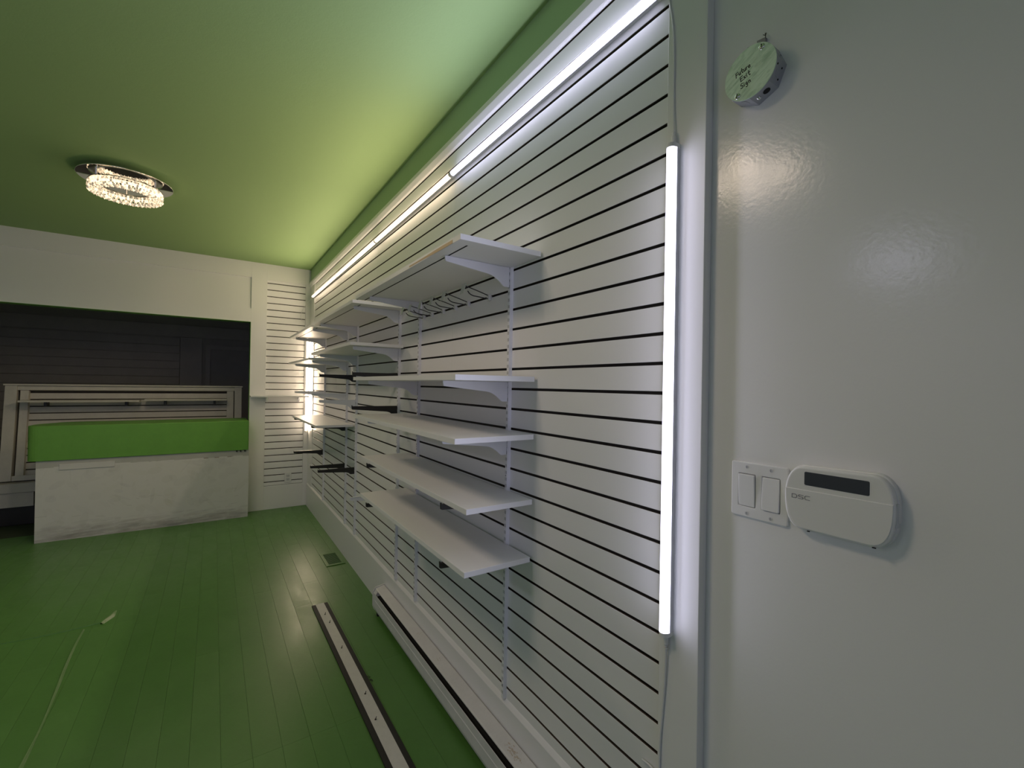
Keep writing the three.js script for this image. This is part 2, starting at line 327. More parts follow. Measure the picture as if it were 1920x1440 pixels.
{ // ledge shelf on the end wall
  const t = thing('wall_shelf', 'thin white shelf on two small brackets on the end wall beside the opening', 'shelf', [-0.31, 1.3, ZB]);
  part('board', bx(-0.613, -0.022, 1.294, 1.310, ZB + 0.0005, ZB + 0.14), M.shelf, t);
  const br = (x) => alongZ([[0, 0], [0.10, 0], [0.085, -0.012], [0.04, -0.03], [0.004, -0.062], [0, -0.062]], 0, 0.018).rotateY(-Math.PI / 2).translate(x + 0.009, 1.2935, ZB + 0.0005);
  part('bracket', br(-0.445), M.steel, t);
  part('bracket', br(-0.115), M.zinc, t);
}
{ // outlet
  const t = thing('wall_outlet', 'white double wall outlet low on the narrow slat panel by the corner', 'outlet', [-0.21, 0.347, ZB - 0.01]);
  part('plate', bx(-0.246, -0.174, 0.289, 0.405, ZB - 0.0095, ZB - 0.003, 0.002), M.plastic, t);
  for (const y of [0.367, 0.327]) {
    const f = part('receptacle', bx(-0.227, -0.193, y - 0.014, y + 0.014, ZB - 0.003, ZB - 0.0005, 0.001), M.plasticGrey, t);
    part('slot', [bx(-0.219, -0.217, y - 0.002, y + 0.008, ZB - 0.0005, ZB, 0), bx(-0.203, -0.201, y - 0.002, y + 0.008, ZB - 0.0005, ZB, 0), cyl(-0.21, y - 0.008, ZB - 0.0003, 0.0025, 0.0006, 'z', 8)], M.hole, f);
  }
}

// ---------------------------------------------------------------- light tubes: a glowing face and lights of its size just before it
function areaLight(parent, color, x, y, z, dir, w, h, level) {
  const l = new THREE.RectAreaLight(color, level, w, h);
  l.name = 'tube_light'; parent.updateWorldMatrix(true, false);
  const p = parent.worldToLocal(new THREE.Vector3(x, y, z));
  l.position.copy(p); parent.add(l);
  l.lookAt(x + dir[0], y + dir[1], z + dir[2]);
}
const arc = (r, n) => Array.from({ length: n + 1 }, (_, i) => { const a = Math.PI * i / n; return [Math.cos(a) * r, Math.sin(a) * r * 1.35]; });
function glow(color, k) { const m = new THREE.MeshStandardMaterial({ roughness: 0.4 }); m.color.setRGB(0.8, 0.8, 0.8); m.emissive.copy(color); m.emissiveIntensity = k; return m; }
const coolGlow = glow(COOL, TUBE_GLOW), warmGlow = glow(WARM, TUBE_GLOW);
/** local outline: across (u), out of the wall (v) */
const baseOutline = [[-0.0118, 0.0002], [0.0118, 0.0002], [0.0118, 0.0135], [-0.0118, 0.0135]];
const faceOutline = [[0.0125, 0.0137], ...arc(0.0125, 10).map(([u, v]) => [u, v + 0.0137]), [-0.0125, 0.0137]].slice(1);
const outline = (pts, map) => pts.map(map);
function horizontalTube(z1, z0, y1, y0, color, glowMat, label) {
  const zc = (z0 + z1) / 2, yc = (y0 + y1) / 2, t = thing('led_tube_light', label, 'light', [0, yc, zc], null);
  const local = (pts, a, b) => alongZ(outline(pts, ([u, v]) => [-v, u]), a, b);
  const h = (z1 - z0) / 2, add = (n, g, m) => { const o = shadows(new THREE.Mesh(boxUV(g), m)); o.name = n; t.add(o); return o; };
  add('housing', local(baseOutline, -h + 0.002, h - 0.002), M.plasticGrey);
  add('diffuser', local(faceOutline, -h + 0.012, h - 0.012), glowMat);
  for (const s of [-1, 1]) add('end_cap', local([[-0.0126, 0.0002], ...faceOutline.map(([u, v]) => [-u * 1.01, v]), [0.0126, 0.0002]], s > 0 ? h - 0.012 : -h, s > 0 ? h : -h + 0.012), M.plastic);
  t.rotation.x = -Math.atan2(y0 - y1, z1 - z0) * -1;
  t.updateWorldMatrix(true, true);
  for (const a of [0.95, 0, -0.95]) { const n = [-Math.cos(a), Math.sin(a), 0], r = 0.0185; areaLight(t, color, -0.0137 + n[0] * r, yc + n[1] * 0.0150, zc, n, 2 * h - 0.03, 0.012, a ? TUBE_SIDE : TUBE_FRONT); }
  return t;
}
const TZ = [-0.749, -1.955, -3.166, -4.374, -5.582], TY = [2.4875, 2.481, 2.473, 2.466, 2.460];
horizontalTube(TZ[0], TZ[1] + 0.001, TY[0], TY[1], COOL, coolGlow, 'cool white light tube above the slats, the one nearest the upright board');
horizontalTube(TZ[1], TZ[2] + 0.001, TY[1], TY[2], WARM, warmGlow, 'warm white light tube above the slats, joined to the cool white one');
horizontalTube(TZ[2], TZ[3] + 0.001, TY[2], TY[3], WARM, warmGlow, 'warm white light tube above the slats, third from the upright board');
horizontalTube(TZ[3], TZ[4], TY[3], TY[4], WARM, warmGlow, 'warm white light tube above the slats, ending in the far corner');
function verticalTube(base, face, across, y0, y1, color, glowMat, label, level = 1) {
  // base: point on the wall; face: unit vector out of the wall; across: unit vector along the wall
  const yc = (y0 + y1) / 2, t = thing('led_tube_light', label, 'light', [base[0], yc, base[2]]);
  const h = (y1 - y0) / 2;
  const make = (pts, a, b) => { // outline (u across, v out) drawn out along y
    const g = alongZ(pts, a, b), m = new THREE.Matrix4().makeBasis(new THREE.Vector3(...across), new THREE.Vector3(...face), new THREE.Vector3().crossVectors(new THREE.Vector3(...across), new THREE.Vector3(...face)));
    return g.applyMatrix4(m);
  };
  const add = (n, g, m) => { const o = shadows(new THREE.Mesh(boxUV(g), m)); o.name = n; t.add(o); return o; };
  add('housing', make(baseOutline, -h + 0.002, h - 0.002), M.plasticGrey);
  add('diffuser', make(faceOutline, -h + 0.010, h - 0.010), glowMat);
  for (const s of [-1, 1]) add('end_cap', make([[-0.0126, 0.0002], ...faceOutline.map(([u, v]) => [-u * 1.01, v]), [0.0126, 0.0002]], s > 0 ? h - 0.010 : -h, s > 0 ? h : -h + 0.010), M.plastic);
  for (const a of [0.95, 0, -0.95]) {
    const c = Math.cos(a), s = Math.sin(a), n = [0, 1, 2].map((i) => face[i] * c + across[i] * s);
    const p = [0, 1, 2].map((i) => base[i] + face[i] * (0.0137 + 0.0185 * c) + across[i] * 0.0150 * s);
    areaLight(t, color, p[0], yc, p[2], n, 0.012, 2 * h - 0.03, level * (a ? TUBE_SIDE * 0.6 : TUBE_FRONT));
  }
}
verticalTube([-0.026, 0, -0.6845], [-1, 0, 0], [0, 0, -1], 0.876, 2.056, COOL, coolGlow, 'upright cool white light tube on the board at the end of the slats');
verticalTube([-0.028, 0, ZB], [0, 0, 1], [-1, 0, 0], 0.88, 2.06, WARM, warmGlow, 'upright warm light tube in the far corner behind the shelves', 1.35);
{
  const upper = thing('power_cord', 'thin white cord running from the ceiling down to the top of the upright tube', 'cord', [-0.03, 2.4, -0.69]);
  part('cable', tubeOf([[-0.029, 2.80, -0.712], [-0.029, 2.56, -0.708], [-0.029, 2.44, -0.709], [-0.029, 2.36, -0.697], [-0.029, 2.30, -0.693], [-0.029, 2.18, -0.692], [-0.032, 2.09, -0.688]], 0.0022, 40, 7), M.cord, upper);
  part('plug', [cyl(-0.034, 2.068, -0.686, 0.006, 0.022, 'y', 10), cyl(-0.034, 2.082, -0.686, 0.0045, 0.014, 'y', 10)], M.plastic, upper);
  const lower = thing('power_cord', 'white cord hanging from the lower end of the upright tube down the board', 'cord', [-0.03, 0.6, -0.69]);
  part('cable', tubeOf([[-0.033, 0.845, -0.687], [-0.030, 0.76, -0.691], [-0.029, 0.68, -0.697], [-0.029, 0.60, -0.703], [-0.029, 0.5, -0.704], [-0.029, 0.3, -0.703], [-0.029, 0.06, -0.703]], 0.0028, 40, 7), M.cord, lower);
  part('plug', [cyl(-0.034, 0.862, -0.687, 0.0065, 0.020, 'y', 10), cyl(-0.034, 0.849, -0.687, 0.0055, 0.003, 'y', 10), cyl(-0.034, 0.843, -0.687, 0.0055, 0.003, 'y', 10)], M.plastic, lower);
  part('lead', tubeOf([[-0.0050, 0.4985, -0.776], [-0.0065, 0.5000, -0.744], [-0.0120, 0.4960, -0.729], [-0.0290, 0.4850, -0.714], [-0.0295, 0.4600, -0.707]], 0.0028, 24, 7), M.cord, lower);
  const far = thing('power_cord', 'thin white cord looping from the ceiling-height tube to the corner tube', 'cord', [-0.05, 2.3, ZB]);
  part('cable', tubeOf([[-0.022, 2.455, -5.585], [-0.03, 2.43, -5.66], [-0.055, 2.39, -5.77], [-0.09, 2.32, ZB + 0.004], [-0.105, 2.24, ZB + 0.004], [-0.085, 2.19, ZB + 0.004], [-0.045, 2.17, ZB + 0.006], [-0.028, 2.10, ZB + 0.012], [-0.028, 2.061, ZB + 0.015]], 0.0022, 48, 6), M.cord, far);
}

// ---------------------------------------------------------------- crystal ceiling lamps
function crystalLamp(x, z, color, glowColor, label, turn, cone = 1.42, level = CRYSTAL_LIGHT) {
  const t = thing('ceiling_lamp', label, 'lamp', [x, H, z], null);
  const add = (n, g, m, p = t) => { const o = shadows(new THREE.Mesh(g.index ? g.toNonIndexed() : g, m)); o.name = n; p.add(o); return o; };
  add('mirror_plate', new THREE.LatheGeometry([[0.0001, -0.030], [0.246, -0.030], [0.248, -0.032], [0.248, -0.036], [0.246, -0.038], [0.0001, -0.038]].map((p) => new THREE.Vector2(...p)), 56), M.mirror);
  add('canopy', new THREE.CylinderGeometry(0.11, 0.11, 0.029, 40).translate(0, -0.0150, 0), M.plastic);
  const R = 0.168, yb = -0.108;
  add('ring_carrier', new THREE.LatheGeometry([[R - 0.022, yb + 0.030], [R + 0.022, yb + 0.030], [R + 0.022, yb + 0.038], [R - 0.022, yb + 0.038], [R - 0.022, yb + 0.030]].map((p) => new THREE.Vector2(...p)), 56), M.chrome);
  for (let k = 0; k < 3; k++) { const a = k * 2.094 + turn; add('stem', new THREE.CylinderGeometry(0.006, 0.006, 0.031, 10).translate(Math.cos(a) * R, yb + 0.0545, Math.sin(a) * R), M.chrome); }
  const em = glow(glowColor, CRYSTAL_GLOW * 2.0), em2 = glow(glowColor, CRYSTAL_GLOW * 0.8), em3 = glow(glowColor, CRYSTAL_GLOW * 0.12);
  em2.roughness = em3.roughness = 0.08;
  add('led_ring', new THREE.TorusGeometry(R, 0.009, 8, 64).rotateX(Math.PI / 2).translate(0, yb + 0.012, 0), em);
  const R2 = seedRandom(31), sets = [[], [], []];
  for (let row = 0; row < 3; row++) for (const side of [-1, 1]) for (let i = 0; i < 46; i++) {
    const a = (i + (row % 2) * 0.5) / 46 * Math.PI * 2, r = R + side * (0.019 + 0.003 * R2());
    const g = new THREE.OctahedronGeometry(0.0105).scale(0.8, 1.05, 0.8).rotateY(R2() * 3).rotateZ((R2() - 0.5) * 0.5).translate(Math.cos(a) * r, yb + 0.022 - row * 0.0195, Math.sin(a) * r);
    sets[Math.floor(R2() * 3)].push(g);
  }
  for (let i = 0; i < 92; i++) { const a = i / 92 * Math.PI * 2; for (const r of [R - 0.007, R + 0.007]) sets[i % 3].push(new THREE.OctahedronGeometry(0.0095).rotateY(R2() * 3).translate(Math.cos(a) * r, yb - 0.018 - 0.004 * R2(), Math.sin(a) * r)); }
  const names = ['bright_crystals', 'crystals', 'dim_crystals'];
  [em, em2, em3].forEach((m, i) => { const o = add(names[i], merge(sets[i]), m); o.userData.kind = 'stuff'; });
  for (let k = 0; k < 4; k++) { const a = k * Math.PI / 2 + 0.4, l = new THREE.SpotLight(color, level / 4, 0, cone, 0.35, 2); l.name = 'lamp_light'; l.shadow.radius = 2; l.castShadow = true; l.position.set(Math.cos(a) * R, yb - 0.045, Math.sin(a) * R); l.target.position.set(Math.cos(a) * R, yb - 1, Math.sin(a) * R); t.add(l, l.target); }
}
crystalLamp(-1.455, -3.90, AMBER, AMBER_GLOW, 'round ceiling lamp with a glowing crystal ring under a mirror plate, over the floor', 0.4);
crystalLamp(-1.52, -1.36, AMBER, AMBER_GLOW, 'round crystal ceiling lamp above the camera, reflected in the glossy wall', 0.4);
crystalLamp(-4.20, -1.45, COOL, COOL, 'whiter round crystal ceiling lamp far across the room from the slats', 0.4, 1.55, 2.0);

// ---------------------------------------------------------------- shelf standards, brackets and shelves
const SZ = [-1.434, -2.342, -2.664, -3.630, -3.944, -4.856], nth = ['first', 'second', 'third', 'fourth', 'fifth', 'sixth'];
const standard = (() => {
  const w = 0.0065, d = 0.0155, t = 0.0018;
  const g = alongZ([[0, -w], [-d, -w], [-d, w], [0, w], [0, w - t], [-d + t, w - t], [-d + t, -w + t], [0, -w + t]], 0, 1.672);
  return boxUV(g.rotateX(-Math.PI / 2));                      // runs up y
})();
const slots = (() => { const l = []; for (let y = 0.02; y < 1.65; y += 0.0254) for (const s of [-1, 1]) l.push(new THREE.BoxGeometry(0.0004, 0.0120, 0.0016).translate(-0.0155, y + 0.006, s * 0.0033)); return merge(l); })();
SZ.forEach((z, i) => {
  const t = thing('shelf_standard', `white slotted shelf upright on the slats, ${nth[i]} counting from the upright light tube`, 'shelf upright', [0, 0.272, z], 'white slotted uprights on the slatted wall');
  for (const [n, g, m] of [['channel', standard, M.steel], ['slot_row', slots, M.hole]]) { const o = shadows(new THREE.Mesh(g, m)); o.name = n; t.add(o); }
  t.children[1].userData.kind = 'stuff';
  for (const y of [0.05, 0.85, 1.6]) { const o = shadows(new THREE.Mesh(cyl(-0.0162, y + 0.002, 0, 0.0036, 0.0012, 'x', 8), M.zinc)); o.name = 'screw'; t.add(o); }
});
function bracketGeo(thick, black) { // u: out of the wall, y down from the shelf
  const s = new THREE.Shape();
  s.moveTo(0.0165, 0); s.lineTo(0.285, 0); s.lineTo(0.2865, -0.004); s.lineTo(0.284, -0.0165); s.quadraticCurveTo(0.282, -0.019, 0.278, -0.0195);
  s.lineTo(0.110, -0.037); s.bezierCurveTo(0.075, -0.041, 0.058, -0.062, 0.046, -0.071); s.quadraticCurveTo(0.041, -0.075, 0.034, -0.075); s.lineTo(0.0165, -0.075); s.closePath();
  if (black) { // plainer: a shallow taper, a short root and a small turned-up tip
    s.curves.length = 0; s.currentPoint.set(0, 0);
    s.moveTo(0.0165, 0); s.lineTo(0.282, 0); s.lineTo(0.283, 0.005); s.lineTo(0.287, 0.005); s.lineTo(0.286, -0.016); s.quadraticCurveTo(0.284, -0.019, 0.279, -0.0195);
    s.lineTo(0.085, -0.034); s.quadraticCurveTo(0.062, -0.037, 0.052, -0.048); s.quadraticCurveTo(0.047, -0.053, 0.036, -0.053); s.lineTo(0.0165, -0.053); s.closePath();
  }
  const g = new THREE.ExtrudeGeometry(s, { depth: thick, bevelEnabled: true, bevelSize: 0.0007, bevelThickness: 0.0007, bevelSegments: 1, bevelOffset: -0.0007, curveSegments: 7 });
  return boxUV(g.rotateY(Math.PI).translate(0, 0, thick / 2));
}
const armGeo = bracketGeo(0.0045), blackArmGeo = bracketGeo(0.0060, true), lipGeo = boxUV(new RoundedBoxGeometry(0.262, 0.0016, 0.0125, 1, 0.0007).translate(-0.148, -0.0008, 0)), hookGeo = [-0.012, -0.040].map((y) => boxUV(bx(-0.0185, -0.0142, y - 0.006, y + 0.006, -0.0036, 0.0036, 0.0005)));
function bracket(i, y, black, what) {
  const t = thing('shelf_bracket', `${black ? 'black' : 'white'} steel bracket ${what}, ${nth[i]} upright from the tube`, 'bracket', [0, y, SZ[i]], black ? 'black shelf brackets' : 'white shelf brackets');
  for (const [n, g] of [['arm', black ? blackArmGeo : armGeo], ['top_flange', lipGeo], ['hook', hookGeo[0]], ['hook', hookGeo[1]]]) { const o = shadows(new THREE.Mesh(g, black ? M.black : M.steel)); o.name = n; t.add(o); }
}
function shelf(label, z1, z0, bottom, x1, x0 = -0.012, chips, groove) {
  const t = thing('wall_mounted_shelf', label, 'shelf', [(x0 + x1) / 2, bottom, (z0 + z1) / 2], 'white board shelves on the slatted wall');
  const th = 0.0185;
  part('board', bx(x1 + 0.0011, x0, bottom + 0.0003, bottom + th, z0 + 0.0011, z1 - 0.0011, 0.0006), M.shelf, t);
  part('front_edge', bx(x1, x1 + 0.001, bottom + 0.0005, bottom + th - 0.0003, z0, z1, 0.0003), M.shelf, t);
  part('end_edge', bx(x1 + 0.001, x0, bottom + 0.0005, bottom + th - 0.0003, z1 - 0.001, z1, 0.0003), M.shelf, t);
  part('end_edge', bx(x1 + 0.001, x0, bottom + 0.0005, bottom + th - 0.0003, z0, z0 + 0.001, 0.0003), M.shelf, t);
  if (groove) part('underside_groove', bx(groove - 0.003, groove + 0.003, bottom - 0.0002, bottom + 0.0006, z0 + 0.004, z1 - 0.045, 0), M.hole, t);
  if (chips) part('bare_chipboard', chips.map(([a, b, c, d]) => { // bare board where the edge strip has come off
    const g = new THREE.BoxGeometry(0.0008, d - c, b - a, 1, 2, 12), P = g.attributes.position;
    for (let k = 0; k < P.count; k++) if (Math.abs(P.getY(k)) > 0.0005) P.setY(k, P.getY(k) * (0.8 + 0.3 * Math.sin(P.getZ(k) * 210)));
    return g.translate(x1 - 0.0005, bottom + (c + d) / 2, (a + b) / 2);
  }), M.chip, t);
  return t;
}
// run A, closest to the upright tube
shelf('white shelf with a chipped tan front edge, topmost of the closest run', -1.245, -2.480, 1.921, -0.322, -0.008, [[-1.68, -1.30, 0.0015, 0.0120]], -0.2745);
shelf('white shelf at eye level in the run closest to the upright tube', -1.265, -2.500, 1.483, -0.322);
shelf('white shelf third from the top in the run closest to the upright tube', -1.265, -2.500, 1.280, -0.320);
shelf('shallower white shelf on black brackets, second from the bottom of the closest run', -1.268, -2.500, 1.0505, -0.273);
shelf('shallower white shelf on black brackets, lowest of all, above the baseboard heater', -1.275, -2.505, 0.8455, -0.273);
// run B
shelf('white shelf at the top of the middle run of uprights', -2.560, -3.790, 1.9155, -0.318, -0.012, null, -0.2630);
shelf('white shelf under the topmost one in the middle run of uprights', -2.585, -3.800, 1.6825, -0.320);
// run C
shelf('white shelf at the top of the run closest to the far corner', -3.820, -5.020, 1.908, -0.320, -0.012, null, -0.2640);
shelf('white shelf second from the top in the run closest to the far corner', -3.865, -5.045, 1.648, -0.322);
shelf('white shelf on black brackets, lowest in the run closest to the far corner', -3.700, -4.930, 1.116, -0.292);
for (const i of [0, 1]) {
  bracket(i, 1.9205, false, 'under the chipped topmost shelf'); bracket(i, 1.4825, false, 'under the eye-level shelf'); bracket(i, 1.2795, false, 'under the third shelf down');
  bracket(i, 1.050, true, 'under the second lowest shelf'); bracket(i, 0.845, true, 'under the lowest shelf');
}
for (const i of [2, 3]) { bracket(i, 1.915, false, 'under the top shelf of the middle run'); bracket(i, 1.682, false, 'under the second shelf of the middle run'); bracket(i, 1.531, true, 'standing bare above the eye-level shelf height'); }
bracket(2, 1.334, true, 'standing bare under the eye-level shelf height'); bracket(3, 1.335, false, 'standing bare under the eye-level shelf height');
bracket(2, 0.806, false, 'standing bare low on the wall'); bracket(3, 0.803, true, 'standing bare low on the wall');
for (const i of [4, 5]) { bracket(i, 1.9075, false, 'under the top shelf of the corner run'); bracket(i, 1.6475, false, 'under the second shelf of the corner run'); bracket(i, 1.380, false, 'standing bare at shoulder height'); bracket(i, 1.1155, true, 'under the low shelf of the corner run'); bracket(i, 0.785, true, 'standing bare low on the wall'); }

// ---------------------------------------------------------------- hooks with tag holders
[-1.600, -1.785, -1.915, -2.050, -2.188, -2.296].forEach((z, i) => {
  const t = thing('display_hook', `wire hook with clear tag holder under the topmost shelf, ${nth[i]} from its chipped end`, 'hook', [0, 1.836, z], 'wire hooks in a slot under the topmost shelf');
  const y = 1.836;
  part('clip', [bx(-0.012, -0.0002, y - 0.016, y + 0.009, z - 0.011, z + 0.011, 0.002), bx(-0.0002, 0.0045, y - 0.0025, y + 0.0025, z - 0.010, z + 0.010, 0.0005)], M.plastic, t);
  part('prong', tubeOf([[-0.012, y - 0.008, z], [-0.05, y - 0.006, z], [-0.085, y - 0.003, z], [-0.098, y + 0.003, z], [-0.106, y + 0.012, z]], 0.0023, 20, 6), M.wire, t);
  part('upper_wire', tubeOf([[-0.012, y + 0.006, z], [-0.06, y + 0.018, z], [-0.124, y + 0.032, z]], 0.0021, 10, 6), M.wire, t);
  part('tag_holder', bx(-0.0015, 0.0005, -0.021, 0.021, -0.016, 0.016, 0.0006).rotateZ(-0.25).translate(-0.127, y + 0.018, z), M.clear, t);
});

// ---------------------------------------------------------------- baseboard heater, floor vent, threshold strip
{
  const t = thing('baseboard_heater', 'long white baseboard heater with a dark slot standing against the slatted wall', 'heater', [-0.045, 0, -1.9]);
  const z0 = -2.850, z1 = -0.80;
  part('back_plate', bx(-0.0165, -0.0125, 0.010, 0.158, z0, z1, 0.001), M.heater, t);
  part('top_panel', alongZ([[-0.0170, 0.170], [-0.066, 0.1605], [-0.0715, 0.158], [-0.0715, 0.154], [-0.065, 0.156], [-0.0165, 0.165]], z0, z1), M.heater, t);
  part('front_panel', alongZ([[-0.0845, 0.136], [-0.0845, 0.122], [-0.0845, 0.052], [-0.078, 0.032], [-0.074, 0.026], [-0.071, 0.028], [-0.079, 0.054], [-0.081, 0.122], [-0.082, 0.136]], z0, z1), M.heater, t);
  part('front_bead', alongZ([[-0.0845, 0.092], [-0.0862, 0.095], [-0.0862, 0.099], [-0.0845, 0.102]], z0 + 0.03, z1), M.heater, t);
  part('fin_block', bx(-0.066, -0.018, 0.045, 0.125, z0 + 0.03, z1 - 0.01, 0), M.hole, t);
  part('foot', [bx(-0.072, -0.0165, 0.0005, 0.026, z0 + 0.03, z0 + 0.05), bx(-0.072, -0.0165, 0.0005, 0.026, -1.45, -1.43)], M.hole, t);
  const cap = [[-0.0125, 0.174], [-0.066, 0.167], [-0.075, 0.162], [-0.0870, 0.138], [-0.0870, 0.052], [-0.080, 0.030], [-0.074, 0.022], [-0.0125, 0.008]];
  part('end_cap', alongZ(cap, z0 - 0.010, z0 - 0.0005), M.heater, t);
  part('slot_cap', alongZ([[-0.0165, 0.1665], [-0.068, 0.157], [-0.0815, 0.136], [-0.0815, 0.126], [-0.0165, 0.126]], z0, z0 + 0.045), M.heater, t);
  const R = seedRandom(4), stain = [];
  for (const [z, n, s] of [[-1.31, 90, 0.006], [-1.95, 22, 0.003], [-2.2, 16, 0.003]]) for (let i = 0; i < n; i++) { const x = -0.043 - 0.016 * (R() + R() - 1), r = s * (0.15 + 0.6 * R() * R()), g = new THREE.CylinderGeometry(r, r, 0.0004, 7).scale(0.7, 1, 1.5); stain.push(g.rotateZ(0.19).translate(x, 0.1701 - (-0.0165 - x) * 0.192, z + (R() + R() - 1) * s * 9)); }
  const o = part('rust_stain', stain, mat([0.52, 0.46, 0.38], 0.8), t); o.userData.kind = 'stuff';
}
{
  const t = thing('floor_vent', 'small square floor vent with a green painted frame near the slatted wall', 'vent', [-0.108, 0, -3.915]);
  const x0 = -0.182, x1 = -0.036, z0 = -4.065, z1 = -3.765, y = 0.006;
  part('frame', [bx(x0, x1, 0.0003, y, z0, z0 + 0.03, 0.0015), bx(x0, x1, 0.0003, y, z1 - 0.03, z1, 0.0015), bx(x0, x0 + 0.024, 0.0003, y, z0 + 0.03, z1 - 0.03, 0.0015), bx(x1 - 0.024, x1, 0.0003, y, z0 + 0.03, z1 - 0.03, 0.0015)], M.floor3, t);
  part('well', bx(x0 + 0.024, x1 - 0.024, 0.0002, 0.0012, z0 + 0.03, z1 - 0.03, 0), M.hole, t);
  for (let k = 0; k < 15; k++) { const z = z0 + 0.04 + k * 0.0157; part('louver', bx(x0 + 0.024, x1 - 0.024, 0.0012, 0.0050, z - 0.0028, z + 0.0028, 0.0006), M.greenVent, t); }
}
{
  const t = thing('threshold_strip', 'long white strip with black rubber edges and screws lying on the green floor', 'floor strip', [-0.345, 0, -2.1]);
  const z0 = -3.145, z1 = -1.05, xa = (z) => -0.3475 + (z + 3.145) * 0.0078;
  const run = (u0, u1, y0, y1, r = 0.001) => { const g = bx(0, 1, y0, y1, z0, z1, 0); const P = g.attributes.position; for (let i = 0; i < P.count; i++) { const u = P.getX(i) < 0.5 ? u0 : u1; P.setX(i, xa(P.getZ(i)) + u); } g.computeVertexNormals(); return g; };
  part('white_strip', run(-0.0255, 0.0255, 0.0006, 0.010), M.stripWhite, t);
  part('rubber_edge', run(-0.048, -0.0255, 0.0006, 0.0085), M.rubber, t);
  part('rubber_edge', run(0.0255, 0.048, 0.0006, 0.0085), M.rubber, t);
  for (const [dx, z] of [[0.0, -2.98], [0.003, -2.865], [0.0, -2.555], [0.003, -2.118], [-0.006, -1.932], [0.004, -1.4]]) part('screw', [cyl(xa(z) + dx, 0.0108, z, 0.0042, 0.0016, 'y', 10), tubeOf([[xa(z) + dx, 0.011, z], [xa(z) + dx + 0.001, 0.017, z + 0.001], [xa(z) + dx + 0.002, 0.024, z + 0.004]], 0.0018, 4, 5)], M.black, t);
  const d = thing('debris_tuft', 'small dark tangle of fibre on the floor against the black rubber edge', 'debris', [-0.275, 0, -2.22]);
  const R = seedRandom(15), g = [];
  for (let i = 0; i < 12; i++) { const a = R() * 6.28, l = 0.01 + 0.014 * R(), x = -0.282 + 0.014 * (R() - 0.5), z = -2.225 + 0.03 * (R() - 0.5); g.push(tubeOf([[x, 0.0018, z], [x + Math.cos(a) * l * 0.5, 0.003 + 0.004 * R(), z + Math.sin(a) * l * 0.5], [x + Math.cos(a) * l, 0.0018, z + Math.sin(a) * l]], 0.0008, 5, 4)); }
  part('fibres', g, M.black, d);
}

